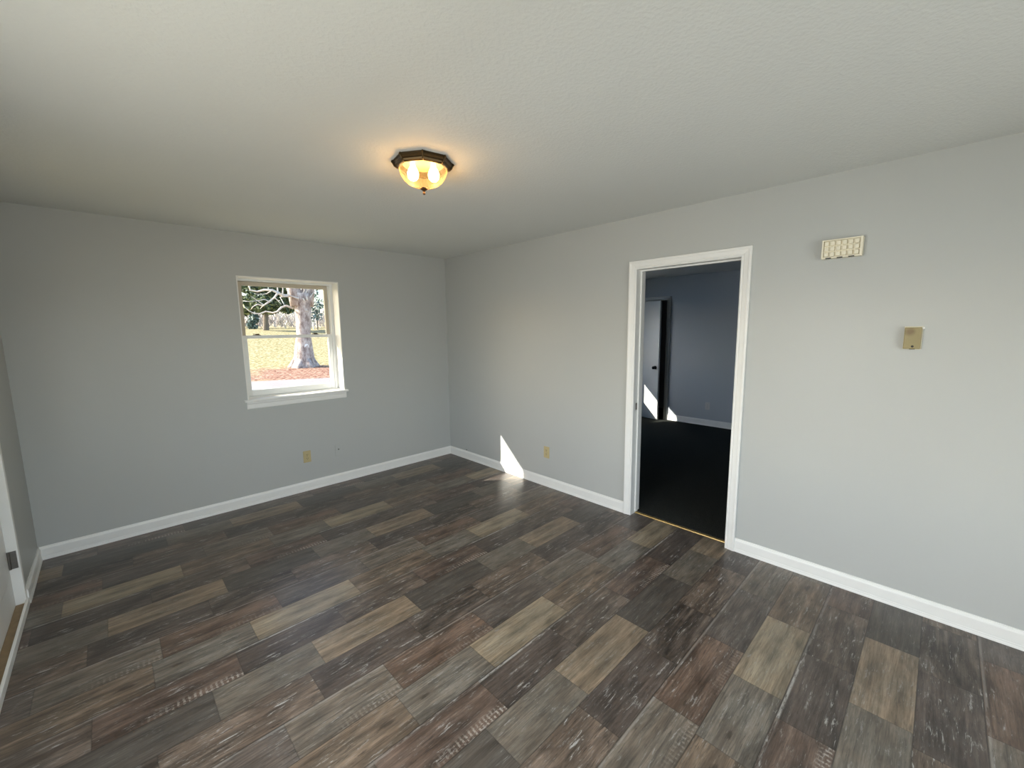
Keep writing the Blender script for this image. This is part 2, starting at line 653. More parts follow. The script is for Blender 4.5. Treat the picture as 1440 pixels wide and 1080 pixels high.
    # pale streaky line beside some joints
    dash = noise(9, 60, 4, 0.7, 71.0)
    e3 = math_('MULTIPLY', ramp(V, 0.915, 0.955), ramp(V, 0.992, 0.970))
    e3 = math_('MULTIPLY', e3, math_('MULTIPLY', tone.outputs['Alpha'], ramp(dash, 0.36, 0.52)))
    base = mix(math_('MULTIPLY', e3, 0.75), base, (0.40, 0.385, 0.35, 1))
    # knots
    kn = N.new('ShaderNodeVertexColor')
    kn.layer_name = 'knot'
    ks = N.new('ShaderNodeSeparateColor')
    L.new(kn.outputs['Color'], ks.inputs[0])
    du = math_('MULTIPLY', math_('SUBTRACT', U, ks.outputs[0]), 0.34)
    dv = math_('MULTIPLY', math_('SUBTRACT', V, ks.outputs[1]), ROW)
    dd = math_('SQRT', math_('ADD', math_('MULTIPLY', du, du), math_('MULTIPLY', dv, dv)))
    dd = math_('DIVIDE', math_('MULTIPLY_ADD', math_('SUBTRACT', scratch, 0.5), 0.040, dd), ks.outputs[2])
    base = mix(math_('MULTIPLY', ramp(dd, 3.0, 0.6), 0.45), base, (0.10, 0.075, 0.055, 1))
    base = mix(math_('MULTIPLY', ramp(dd, 0.9, 0.3), 0.6), base, (0.02, 0.015, 0.012, 1))
    L.new(base, b.inputs['Base Color'])
    rg = math_('MULTIPLY_ADD', grain, 0.14, 0.24)
    L.new(rg, b.inputs['Roughness'])
    b.inputs['Specular IOR Level'].default_value = 0.5
    bp = N.new('ShaderNodeBump')
    bp.inputs['Strength'].default_value = 0.12
    bp.inputs['Distance'].default_value = 0.002
    L.new(math_('SUBTRACT', grain, math_('MULTIPLY', joint, 1.5)), bp.inputs['Height'])
    L.new(bp.outputs[0], b.inputs['Normal'])
    return m


struct(obj('floor', build_floor(), floor_mat()))

# ------------------------------------------------------------------ baseboards
BB = [(0, 0), (0.026, 0), (0.026, 0.008), (0.0225, 0.016), (0.0145, 0.021), (0.013, 0.0235), (0.013, 0.078), (0.0105, 0.086), (0.008, 0.0885), (0.006, 0.0966), (0, 0.0966)]
BB = [(u * 0.62 if v < 0.02 else u, v) for u, v in BB]


def baseboard(name, origin, out, path):
    bm = bmesh.new()
    prism(bm, BB, origin, out, (0, 0, 1), path)
    return struct(obj(name, bm, M_TRIM))


baseboard('baseboard_back', (XL, 0, 0), (0, -1, 0), (-XL, 0, 0))
baseboard('baseboard_right', (0, 0, 0), (-1, 0, 0), (0, -2.5275, 0))
baseboard('baseboard_right_2', (0, -3.4085, 0), (-1, 0, 0), (0, YF + 3.4085, 0))
baseboard('baseboard_left', (XL, 0, 0), (1, 0, 0), (0, -0.670, 0))
baseboard('baseboard_left_2', (XL, -1.74, 0), (1, 0, 0), (0, YF + 1.74, 0))
baseboard('baseboard_front', (XL, YF, 0), (0, 1, 0), (-XL, 0, 0))
baseboard('baseboard_next_room', (X2, -1.15, 0.012), (-1, 0, 0), (0, -4.05, 0))
baseboard('baseboard_next_room_back', (0.12, 0, 0.012), (0, -1, 0), (X2 - 0.12, 0, 0))

# ------------------------------------------------------------------ doorway in the right wall: casing, jamb, stop, threshold
CAS = [(0, 0), (0, 0.011), (0.006, 0.014), (0.012, 0.012), (0.016, 0.0115), (0.020, 0.015), (0.044, 0.018), (0.050, 0.0205), (0.062, 0.0205), (0.0645, 0.018), (0.0645, 0)]


def casing(bm, axis, plane, nrm, a0, a1, ztop, z0=0.0, prof=None):
    """three-sided casing around an opening a0..a1 (clear edge), on a wall plane"""
    def P(a, z):
        return (plane, a, z) if axis == 'y' else (a, plane, z)

    def O(a, z):
        return (0, a, z) if axis == 'y' else (a, 0, z)
    n = (nrm, 0, 0) if axis == 'y' else (0, nrm, 0)
    sweep_frame(bm, [P(a0, z0), P(a0, ztop), P(a1, ztop), P(a1, z0)], [O(-1, 0), O(-1, 1), O(1, 1), O(1, 0)], prof or CAS, n)


JY0, JY1, JZ = -3.345, -2.590, 2.033
bm = bmesh.new()
casing(bm, 'y', 0.0, -1, JY0, JY1, JZ)
struct(obj('trim_1', bm, M_TRIM))
bm = bmesh.new()
casing(bm, 'y', 0.12, 1, JY0, JY1, JZ, 0.012)
struct(obj('trim_2', bm, M_TRIM))
bm = bmesh.new()                                  # jamb boards with the door stop
box(bm, 0.0, 0.12, JY1, JY1 + 0.018, 0.0, JZ + 0.018)
box(bm, 0.0, 0.12, JY0 - 0.018, JY0, 0.0, JZ + 0.018)
box(bm, 0.0, 0.12, JY0, JY1, JZ, JZ + 0.018)
for s in ((JY1 - 0.011, JY1), (JY0, JY0 + 0.011)):
    box(bm, 0.054, 0.088, s[0], s[1], 0.012, JZ - 0.011, 0.002)
box(bm, 0.054, 0.088, JY0, JY1, JZ - 0.011, JZ, 0.002)
jamb = struct(obj('trim_3', bm, M_TRIM))
obj('strike_plate', B(0.026, 0.048, JY1 - 0.0015, JY1, 0.905, 0.962, 0.0008), M_STEEL, jamb)
bm = bmesh.new()
prism(bm, [(-0.016, 0), (-0.013, 0.006), (-0.005, 0.0085), (0.005, 0.0085), (0.013, 0.006), (0.016, 0)], (0.076, JY0, 0.0), (1, 0, 0), (0, 0, 1), (0, JY1 - JY0, 0))
th = obj('threshold_strip', bm, M_GOLD)
tag(th, 'thin gold metal strip across the doorway where plank floor meets dark carpet', 'threshold strip')

# ------------------------------------------------------------------ window in the back wall
def wbox(name, a, mat, parent, bevel=0.0015):
    return obj(name, B(*a, bevel=bevel), mat, parent)


def double_hung(name, W, full=True):
    x0, x1, z0, z1 = W
    t = 0.008
    root = obj(name, B(x0, x1, 0.145, 0.235, z0 - 0.02, z0 + 0.008), M_SASH_W)       # outer sill board
    struct(root)
    bm = bmesh.new()                                                    # white boards lining the opening
    box(bm, x0, x0 + t, -0.002, 0.15, z0, z1)
    box(bm, x1 - t, x1, -0.002, 0.15, z0, z1)
    box(bm, x0 + t, x1 - t, -0.002, 0.15, z1 - t, z1)
    obj('opening_liner', bm, M_TRIM, root)
    xi0, xi1, zi1 = x0 + t + 0.028, x1 - t - 0.028, z1 - 0.026
    bm = bmesh.new()                                                    # jamb and head frame with parting bead
    for a, b2 in ((x0, xi0), (xi1, x1)):
        box(bm, a, b2, 0.15, 0.235, z0, z1)
    box(bm, xi0, xi1, 0.15, 0.235, zi1, z1)
    for a, b2 in ((xi0, xi0 + 0.006), (xi1 - 0.006, xi1)):
        box(bm, a, b2, 0.186, 0.191, z0 + 0.008, zi1)
    obj('frame', bm, M_SASH_W, root)

    def sash(nm, y0, y1, za, zb, top, bot, mat):
        bm = bmesh.new()
        g0, g1 = xi0 + 0.038, xi1 - 0.038
        box(bm, xi0 + 0.001, g0, y0, y1, za, zb, 0.002)
        box(bm, g1, xi1 - 0.001, y0, y1, za, zb, 0.002)
        box(bm, g0, g1, y0, y1, zb - top, zb, 0.002)
        box(bm, g0, g1, y0, y1, za, za + bot, 0.002)
        o = obj(nm, bm, mat, root)
        ym = (y0 + y1) / 2
        obj('pane', B(g0 - 0.004, g1 + 0.004, ym - 0.002, ym + 0.002, za + bot - 0.004, zb - top + 0.004), M_GLASS, o)
        return o
    zm = z0 + 0.560
    lo = sash('lower_sash', 0.155, 0.185, z0 + 0.010, zm + 0.015, 0.028, 0.056, M_SASH_W)
    up = sash('upper_sash', 0.192, 0.222, zm - 0.013, zi1 - 0.001, 0.036, 0.028, M_SASH_B)
    for f in (0.15, 0.80):
        xx = xi0 + (xi1 - xi0) * f
        bm = bmesh.new()
        box(bm, xx - 0.032, xx + 0.032, 0.160, 0.182, zm + 0.015, zm + 0.020, 0.001)
        box(bm, xx - 0.012, xx + 0.022, 0.163, 0.179, zm + 0.020, zm + 0.030, 0.003)
        box(bm, xx - 0.030, xx - 0.006, 0.158, 0.166, zm + 0.024, zm + 0.030, 0.002)
        obj('sash_lock', bm, M_BRASS, root)
    # stool with horns and apron
    bm = bmesh.new()
    box(bm, x0 - 0.028, x1 + 0.030, -0.030, 0.0, z0 - 0.020, z0, 0.004)
    box(bm, x0, x1, -0.002, 0.156, z0 - 0.020, z0 + 0.0005)
    obj('stool', bm, M_TRIM, root)
    bm = bmesh.new()
    prism(bm, [(0, 0), (-0.010, 0.003), (-0.012, 0.010), (-0.012, 0.045), (-0.016, 0.052), (-0.016, 0.066), (0, 0.066)], (x0 - 0.010, 0, z0 - 0.086), (0, 1, 0), (0, 0, 1), (x1 - x0 + 0.020, 0, 0))
    obj('apron', bm, M_TRIM, root)
    return root


double_hung('window_1', W1)
double_hung('window_2', W2)


def big_window(name, axis, W, t0, t1):
    a0, a1, z0, z1 = W
    tm = (t0 + t1) / 2

    def bb(bm, a, b, t, tt, z, zz, bev=0.0):
        if axis == 'x':
            box(bm, a, b, t, tt, z, zz, bev)
        else:
            box(bm, t, tt, a, b, z, zz, bev)
    bm = bmesh.new()
    w = 0.05
    bb(bm, a0, a0 + w, tm - 0.05, tm + 0.05, z0, z1)
    bb(bm, a1 - w, a1, tm - 0.05, tm + 0.05, z0, z1)
    bb(bm, a0 + w, a1 - w, tm - 0.05, tm + 0.05, z1 - w, z1)
    bb(bm, a0 + w, a1 - w, tm - 0.05, tm + 0.05, z0, z0 + w)
    am = (a0 + a1) / 2
    bb(bm, am - 0.03, am + 0.03, tm - 0.05, tm + 0.05, z0 + w, z1 - w)
    root = struct(obj(name, bm, M_SASH_W))
    for (p, q) in ((a0 + w, am - 0.03), (am + 0.03, a1 - w)):
        bm = bmesh.new()
        bb(bm, p, q, tm - 0.003, tm + 0.003, z0 + w, z1 - w)
        obj('pane', bm, M_GLASS, root)
    return root


big_window('window_3', 'x', WF, YF - T, YF)
big_window('window_4', 'y', WL, XL - T, XL)

# ------------------------------------------------------------------ front door in the left wall
LY0, LY1, LZ = -1.620, -0.700, 2.04
bm = bmesh.new()
casing(bm, 'y', XL, 1, LY0 - 0.001, LY1 + 0.001, LZ, 0.0, [(0, 0), (0, 0.004), (0.008, 0.006), (0.029, 0.006), (0.029, 0)])
struct(obj('trim_4', bm, M_TRIM))
bm = bmesh.new()
box(bm, XL - T, XL + 0.001, LY1, DOOR_L[1], 0.0, LZ + 0.015)
box(bm, XL - T, XL, DOOR_L[0], LY0, 0.03, LZ + 0.015)
box(bm, XL - T, XL, LY0, LY1, LZ, LZ + 0.015)
box(bm, XL - 0.099, XL - 0.085, LY1 - 0.012, LY1, 0.03, LZ)
struct(obj('trim_5', bm, M_TRIM))
# slab with a glazed upper half and two raised panels below
DX0, DX1 = XL - 0.083, XL - 0.038
door = struct(obj('door_1', slab_with_holes('y', LY0 + 0.004, LY1 - 0.004, 0.028, LZ - 0.004, DX0, DX1, [(LY0 + 0.15, LY1 - 0.105, 0.775, 1.88)]), M_DOORW))
bm = bmesh.new()
for (a, b2) in ((LY0 + 0.13, LY0 + 0.42), (LY1 - 0.42, LY1 - 0.115)):
    p = [(a, 0.20), (b2, 0.20), (b2, 0.655), (a, 0.655)]
    q = [(a + 0.035, 0.235), (b2 - 0.035, 0.235), (b2 - 0.035, 0.62), (a + 0.035, 0.62)]
    v1 = [bm.verts.new((DX1 + 0.001, y, z)) for y, z in p]
    v2 = [bm.verts.new((DX1 + 0.009, y, z)) for y, z in q]
    for i in range(4):
        bm.faces.new([v1[i], v1[(i + 1) % 4], v2[(i + 1) % 4], v2[i]])
    bm.faces.new(v2)
obj('raised_panel', bm, M_DOORW, door)
bm = bmesh.new()
g = (LY0 + 0.15, LY1 - 0.105, 0.775, 1.88)
box(bm, DX0 - 0.004, DX1 + 0.006, g[0] - 0.012, g[0] + 0.012, g[2], g[3])
box(bm, DX0 - 0.004, DX1 + 0.006, g[1] - 0.012, g[1] + 0.012, g[2], g[3])
box(bm, DX0 - 0.004, DX1 + 0.006, g[0], g[1], g[2] - 0.012, g[2] + 0.012)
box(bm, DX0 - 0.004, DX1 + 0.006, g[0], g[1], g[3] - 0.012, g[3] + 0.012)
obj('lite_frame', bm, M_GREYFR, door)
obj('pane', B((DX0 + DX1) / 2 - 0.003, (DX0 + DX1) / 2 + 0.003, g[0], g[1], g[2], g[3]), M_GLASS, door)
for zc in (0.30, 1.03, 1.78):
    bm = bmesh.new()
    tube(bm, [(DX1 + 0.005, LY1 - 0.007, zc - 0.052), (DX1 + 0.005, LY1 - 0.007, zc + 0.052)], [0.006, 0.006], 10)
    box(bm, DX1 + 0.006, XL - 0.003, LY1 - 0.0025, LY1 - 0.0002, zc - 0.052, zc + 0.052)
    obj('hinge', bm, M_STEEL, door)
bm = bmesh.new()
tube(bm, [(DX1, LY0 + 0.07, 0.94), (DX1 + 0.03, LY0 + 0.07, 0.94), (DX1 + 0.06, LY0 + 0.07, 0.94)], [0.012, 0.026, 0.022], 14)
obj('knob', bm, M_BRASS, door)
# raised wooden sill with a white riser board
bm = bmesh.new()
box(bm, XL - T, XL - 0.001, LY0, LY1, 0.0, 0.026, 0.003)
sill = struct(obj('trim_6', bm, M_WOOD))
bm = bmesh.new()
box(bm, XL, XL + 0.013, LY0 - 0.08, -0.672, 0.0, 0.043, 0.002)
struct(obj('trim_7', bm, M_TRIM))

# ------------------------------------------------------------------ next room: door ajar, casing, outlet
bm = bmesh.new()
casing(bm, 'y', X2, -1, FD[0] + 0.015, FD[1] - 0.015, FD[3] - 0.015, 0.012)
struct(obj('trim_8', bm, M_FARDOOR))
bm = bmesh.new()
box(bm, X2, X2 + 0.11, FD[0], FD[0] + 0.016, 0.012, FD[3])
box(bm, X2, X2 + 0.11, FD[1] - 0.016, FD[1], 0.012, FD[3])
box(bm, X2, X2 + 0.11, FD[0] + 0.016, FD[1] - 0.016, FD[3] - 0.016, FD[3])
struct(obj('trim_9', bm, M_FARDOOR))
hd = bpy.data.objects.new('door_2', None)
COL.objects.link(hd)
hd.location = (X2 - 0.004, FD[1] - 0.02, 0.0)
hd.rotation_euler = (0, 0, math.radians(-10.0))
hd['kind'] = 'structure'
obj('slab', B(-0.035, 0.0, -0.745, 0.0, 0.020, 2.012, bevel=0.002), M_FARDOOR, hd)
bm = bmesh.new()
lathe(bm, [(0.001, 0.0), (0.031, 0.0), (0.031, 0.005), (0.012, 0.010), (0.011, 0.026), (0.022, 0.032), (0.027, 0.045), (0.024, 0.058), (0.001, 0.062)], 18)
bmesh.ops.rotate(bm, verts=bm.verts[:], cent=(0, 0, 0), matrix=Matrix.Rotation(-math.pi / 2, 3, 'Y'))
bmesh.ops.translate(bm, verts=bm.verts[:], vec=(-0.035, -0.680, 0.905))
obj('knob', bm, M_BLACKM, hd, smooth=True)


# ------------------------------------------------------------------ wall plates
def outlet(loc, rotz, label, mat=None, group=None):
    """duplex receptacle; local -y faces the room"""
    mat = mat or M_IVORY
    r = thing('wall_outlet', loc, label, 'outlet', group or 'duplex wall outlets', rotz)
    bm = bmesh.new()
    box(bm, -0.036, 0.036, -0.006, 0.0, -0.059, 0.059, 0.0025)
    obj('cover_plate', bm, mat, r)
    for s in (-1, 1):
        bm = bmesh.new()
        vs = []
        for k in range(16):
            a = 2 * math.pi * k / 16
            x = max(-0.0145, min(0.0145, 0.0175 * math.cos(a)))
            vs.append((x, s * 0.0195 + 0.0145 * math.sin(a)))
        f = [bm.verts.new((x, -0.006, z)) for x, z in vs]
        g2 = [bm.verts.new((x, -0.009, z)) for x, z in vs]
        for i in range(16):
            bm.faces.new([f[i], f[(i + 1) % 16], g2[(i + 1) % 16], g2[i]])
        bm.faces.new(g2)
        o = obj('receptacle', bm, mat, r)
        bm = bmesh.new()
        for x in (-0.0062, 0.0062):
            box(bm, x - 0.0013, x + 0.0013, -0.0096, -0.0088, s * 0.0195 - 0.001, s * 0.0195 + 0.0085)
        box(bm, -0.0022, 0.0022, -0.0096, -0.0088, s * 0.0195 - 0.0105, s * 0.0195 - 0.006)
        obj('slots', bm, M_DARK, o)
    bm = bmesh.new()
    tube(bm, [(0, -0.0055, 0), (0, -0.0072, 0)], [0.003, 0.0026], 10)
    obj('screw', bm, M_STEEL, r)
    return r


outlet((-1.738, 0, 0.346), 0, 'ivory outlet low on the window wall, below the window')
outlet((0, -1.642, 0.352), math.radians(-90), 'ivory outlet on the right wall, between the sun patch and the doorway')
outlet((X2, -1.794, 0.328), math.radians(-90), 'outlet on the bluish wall of the dark room seen through the doorway', M_GREYPL)
r = thing('cable_plate', (-1.427, 0, 0.345), 'small wall plate painted grey like the wall, beside the ivory outlet under the window', 'wall plate')
obj('cover_plate', B(-0.035, 0.035, -0.006, 0, -0.058, 0.058, bevel=0.003), M_WALL, r)
bm = bmesh.new()
tube(bm, [(0, -0.005, 0.012), (0, -0.012, 0.012)], [0.0075, 0.0075], 6)
obj('coax_port', bm, M_STEEL, r)
bm = bmesh.new()
tube(bm, [(0.0, -0.338, 0.111), (-0.006, -0.338, 0.111)], [0.0055, 0.0045], 10)
tag(obj('wall_plug', bm, M_DARK, origin=(0, -0.338, 0.111)), 'tiny black plug in the right wall just above the baseboard near the corner', 'plug')

# ------------------------------------------------------------------ door chime box
ch = thing('door_chime', (0, -3.874, 2.012), 'cream door chime box with a grid of square louvres, high on the right wall', 'door chime')
bm = bmesh.new()
box(bm, -0.030, 0.0, -0.092, 0.092, -0.052, 0.052, 0.003)
obj('housing', bm, M_CREAM, ch)
bm = bmesh.new()                                   # rim standing proud of the housing
box(bm, -0.044, -0.029, -0.092, 0.092, 0.0455, 0.052, 0.001)
box(bm, -0.044, -0.029, -0.092, 0.092, -0.052, -0.0440, 0.001)
box(bm, -0.044, -0.029, 0.0835, 0.092, -0.0440, 0.0455, 0.001)
box(bm, -0.044, -0.029, -0.092, -0.0800, -0.0440, 0.0455, 0.001)
obj('rim', bm, M_CREAM, ch)
bm = bmesh.new()
for i in range(6):
    for j in range(3):
        yc = 0.0835 - 0.02725 * (i + 0.5)
        zc = 0.0455 - 0.0298 * (j + 0.5)
        box(bm, -0.0425, -0.029, yc - 0.0100, yc + 0.0100, zc - 0.0112, zc + 0.0112, 0.002)
obj('grille', bm, M_CREAM, ch)
for yc in (0.058, 0.006, -0.046):
    obj('sound_slot', B(-0.0446, -0.030, yc - 0.013, yc + 0.013, -0.0526, -0.0478), M_DARK, ch)

# ------------------------------------------------------------------ thermostat


def thermostat_mat():
    m, nt, b = new_mat('yellowed_cover')
    N, L = nt.nodes, nt.links
    tc = N.new('ShaderNodeTexCoord')
    n = N.new('ShaderNodeTexNoise')
    n.inputs['Scale'].default_value = 18
    n.inputs['Detail'].default_value = 3
    L.new(tc.outputs['Object'], n.inputs['Vector'])
    # rusty stain on the upper half
    g = N.new('ShaderNodeVectorMath')
    g.operation = 'DISTANCE'
    L.new(tc.outputs['Object'], g.inputs[0])
    g.inputs[1].default_value = (-0.03, 0.012, 0.032)
    mr = N.new('ShaderNodeMapRange')
    mr.inputs['From Min'].default_value = 0.026
    mr.inputs['From Max'].default_value = 0.008
    L.new(g.outputs['Value'], mr.inputs['Value'])
    mu = N.new('ShaderNodeMath')
    mu.operation = 'MULTIPLY'
    mu.use_clamp = True
    L.new(mr.outputs[0], mu.inputs[0])
    L.new(n.outputs['Fac'], mu.inputs[1])
    mu2 = N.new('ShaderNodeMath')
    mu2.operation = 'MULTIPLY'
    mu2.use_clamp = True
    mu2.inputs[1].default_value = 1.8
    L.new(mu.outputs[0], mu2.inputs[0])
    mx = N.new('ShaderNodeMix')
    mx.data_type = 'RGBA'
    mx.inputs[6].default_value = (0.27, 0.215, 0.085, 1)
    mx.inputs[7].default_value = (0.13, 0.065, 0.018, 1)
    L.new(mu2.outputs[0], mx.inputs[0])
    L.new(mx.outputs[2], b.inputs['Base Color'])
    b.inputs['Roughness'].default_value = 0.42
    return m


ts = thing('thermostat', (0, -4.204, 1.510), 'small yellowed thermostat with a brown stain, alone on the right wall', 'thermostat')
obj('back_plate', B(-0.006, 0, -0.036, 0.036, -0.060, 0.060, bevel=0.001), M_CREAM, ts)
M_TH = thermostat_mat()
obj('cover', B(-0.032, -0.006, -0.032, 0.034, -0.057, 0.055, bevel=0.003), M_TH, ts)
bm = bmesh.new()
tube(bm, [(-0.0315, -0.002, -0.044), (-0.0335, -0.002, -0.044)], [0.006, 0.005], 12)
obj('dial_hole', bm, M_DARK, ts)
obj('lever', B(-0.026, -0.016, -0.012, 0.010, -0.0595, -0.0565, bevel=0.0008), M_DARK, ts)
obj('corner_clip', B(-0.020, -0.008, -0.042, -0.031, 0.047, 0.057, bevel=0.001), M_TRIM, ts)

# ------------------------------------------------------------------ ceiling light
LC = Vector((-1.806, -2.382, H))
cl = thing('ceiling_light', LC, 'octagonal brass flush ceiling light, lit, with a ribbed amber glass bowl', 'ceiling light')
A0 = math.atan2(CAM.y - LC.y, CAM.x - LC.x)
bm = bmesh.new()
lathe(bm, [(0.122, 0.0), (0.150, -0.001), (0.152, -0.006), (0.147, -0.011), (0.146, -0.022), (0.140, -0.026), (0.137, -0.034), (0.127, -0.039), (0.121, -0.037), (0.121, -0.006)], 8, A0)
ring = obj('canopy_ring', bm, M_BRASS, cl)
for k in range(8):
    a = A0 + k * math.pi / 4
    bm = bmesh.new()
    rad = Vector((math.cos(a), math.sin(a), 0))
    tube(bm, [rad * 0.151 + Vector((0, 0, -0.001)), rad * 0.155 + Vector((0, 0, -0.008)), rad * 0.148 + Vector((0, 0, -0.018)), rad * 0.143 + Vector((0, 0, -0.027)), rad * 0.129 + Vector((0, 0, -0.040))],
         [0.003, 0.005, 0.004, 0.005, 0.003], 6)
    obj('corner_bead', bm, M_BRASS, ring, smooth=True)
bm = bmesh.new()
lathe(bm, [(0.001, -0.006), (0.120, -0.006), (0.120, -0.010), (0.001, -0.010)], 8, A0)
obj('socket_plate', bm, M_IVORY, cl)
bm = bmesh.new()
prof = [(0.1235, -0.037), (0.1215, -0.050), (0.114, -0.070), (0.100, -0.090), (0.082, -0.106), (0.058, -0.119), (0.032, -0.1275), (0.010, -0.130)]
lathe(bm, prof, 96, A0, rib=0.02)
for v in bm.verts:                     # press the bowl towards an octagon
    a = math.atan2(v.co.y, v.co.x) - A0
    k = math.cos(math.pi / 8) / math.cos(((a + math.pi / 8) % (math.pi / 4)) - math.pi / 8)
    f = 0.35 * k + 0.65
    v.co.x *= f
    v.co.y *= f
obj('glass_bowl', bm, M_BOWL, cl)
bm = bmesh.new()
lathe(bm, [(0.001, -0.126), (0.020, -0.128), (0.018, -0.134), (0.009, -0.141), (0.005, -0.144), (0.0045, -0.149), (0.0075, -0.153), (0.006, -0.159), (0.001, -0.162)], 16)
obj('finial', bm, M_BRONZE, cl, smooth=True)
perp = A0 + math.pi / 2
for s in (-1, 1):
    d = Vector((math.cos(perp), math.sin(perp), 0)) * (0.052 * s)
    bm = bmesh.new()
    pr = [(0.001, 0.0), (0.011, 0.0), (0.012, 0.014), (0.022, 0.030), (0.029, 0.050), (0.026, 0.070), (0.015, 0.082), (0.001, 0.085)]
    lathe(bm, [(rr, -0.010 - zz) for rr, zz in pr], 16)
    bmesh.ops.translate(bm, verts=bm.verts[:], vec=d)
    obj('bulb', bm, M_BULB, cl, smooth=True)
    ld = bpy.data.lights.new('bulb_glow', 'POINT')
    ld.energy = 2.2
    ld.color = (1.0, 0.60, 0.24)
    ld.shadow_soft_size = 0.03
    lo_ = bpy.data.objects.new('bulb_glow', ld)
    COL.objects.link(lo_)
    lo_.location = LC + d + Vector((0, 0, -0.103))

# ------------------------------------------------------------------ outside: eave, added sun-blocking roof, drive, lawn
struct(obj('trim_eave', B(XL - 1.2, 6.2, T, 1.0, 2.297, 2.46), M_BRICK))
struct(obj('roof', B(XL - T, 5.3, YF - T, T, 2.6, 2.72), M_BRICK))
struct(obj('roof_sun_block', B(-7.6, XL - T, -7.5, 1.75, 3.2, 3.35), M_BRICK))  # unseen roof, added to keep direct sun out of the left openings


def ground_z(x, y):
    t = max(0.0, min(1.0, (y - 17.5) / 30.0))
    return -0.30 + 2.15 * (t * t * (3 - 2 * t) * 0.5 + t * 0.5) + (0.02 * (y - 47.5) if y > 47.5 else 0)


def lawn_mat():
    m, nt, b = new_mat('winter_lawn')
    N, L = nt.nodes, nt.links
    tc = N.new('ShaderNodeTexCoord')

    def noise(s, d=5, sx=1.0):
        mp = N.new('ShaderNodeMapping')
        mp.inputs['Scale'].default_value = (s * sx, s, s)
        L.new(tc.outputs['Object'], mp.inputs['Vector'])
        n = N.new('ShaderNodeTexNoise')
        n.inputs['Scale'].default_value = 1
        n.inputs['Detail'].default_value = d
        L.new(mp.outputs[0], n.inputs['Vector'])
        return n.outputs['Fac']

    def ramp(src, cols):
        r = N.new('ShaderNodeValToRGB')
        e = r.color_ramp.elements
        e[0].position, e[0].color = cols[0]
        e[1].position, e[1].color = cols[-1]
        for p, c in cols[1:-1]:
            q = e.new(p)
            q.color = c
        L.new(src, r.inputs[0])
        return r.outputs[0]
    grass = ramp(noise(7.0, 8), [(0.30, (0.110, 0.112, 0.035, 1)), (0.5, (0.272, 0.236, 0.122, 1)), (0.68, (0.500, 0.425, 0.285, 1))])
    leaves = ramp(noise(9.0, 7), [(0.35, (0.083, 0.029, 0.017, 1)), (0.5, (0.239, 0.123, 0.087, 1)), (0.66, (0.429, 0.330, 0.248, 1))])
    # fallen leaves lie in a band by the drive and thin out over the lawn
    sep = N.new('ShaderNodeSeparateXYZ')
    L.new(tc.outputs['Object'], sep.inputs[0])
    d = N.new('ShaderNodeVectorMath')
    d.operation = 'DISTANCE'
    cb = N.new('ShaderNodeCombineXYZ')
    L.new(sep.outputs[0], cb.inputs[0])
    ml = N.new('ShaderNodeMath')
    ml.operation = 'MULTIPLY'
    ml.inputs[1].default_value = 1.0
    L.new(sep.outputs[1], ml.inputs[0])
    L.new(ml.outputs[0], cb.inputs[1])
    L.new(cb.outputs[0], d.inputs[0])
    d.inputs[1].default_value = (4.0, 15.4, 0)
    mr = N.new('ShaderNodeMapRange')
    mr.inputs['From Min'].default_value = 6.0
    mr.inputs['From Max'].default_value = 1.5
    L.new(d.outputs['Value'], mr.inputs['Value'])
    ad = N.new('ShaderNodeMath')
    ad.operation = 'ADD'
    L.new(mr.outputs[0], ad.inputs[0])
    L.new(noise(0.9), ad.inputs[1])
    st = N.new('ShaderNodeMapRange')
    st.inputs['From Min'].default_value = 0.85
    st.inputs['From Max'].default_value = 1.15
    L.new(ad.outputs[0], st.inputs['Value'])
    mx = N.new('ShaderNodeMix')
    mx.data_type = 'RGBA'
    L.new(st.outputs[0], mx.inputs[0])
    L.new(grass, mx.inputs[6])
    L.new(leaves, mx.inputs[7])
    L.new(mx.outputs[2], b.inputs['Base Color'])
    b.inputs['Roughness'].default_value = 0.95
    b.inputs['Specular IOR Level'].default_value = 0.1
    return m


bm = bmesh.new()
xs = [-60 + 4 * i for i in range(46)]
ys = [-40, -20, -8, 0.3, 4, 8, 11, 13, 15, 17.5] + [17.5 + 2.5 * i for i in range(1, 26)]
vv = {(i, j): bm.verts.new((x, y, ground_z(x, y))) for i, x in enumerate(xs) for j, y in enumerate(ys)}
for i in range(len(xs) - 1):
    for j in range(len(ys) - 1):
        bm.faces.new([vv[i, j], vv[i + 1, j], vv[i + 1, j + 1], vv[i, j + 1]])
lawn = struct(obj('ground_lawn', bm, lawn_mat()))
bm = bmesh.new()
c = [(-40, 31.4), (40, -3.0), (40, -14.0), (-40, 20.4)]
a = [bm.verts.new((x, y, -0.285)) for x, y in c]
a2 = [bm.verts.new((x, y, -0.40)) for x, y in c]
bm.faces.new(a)
bm.faces.new(a2)
for i in range(4):
    bm.faces.new([a[i], a[(i + 1) % 4], a2[(i + 1) % 4], a2[i]])
struct(obj('path_driveway', bm, M_CONC))


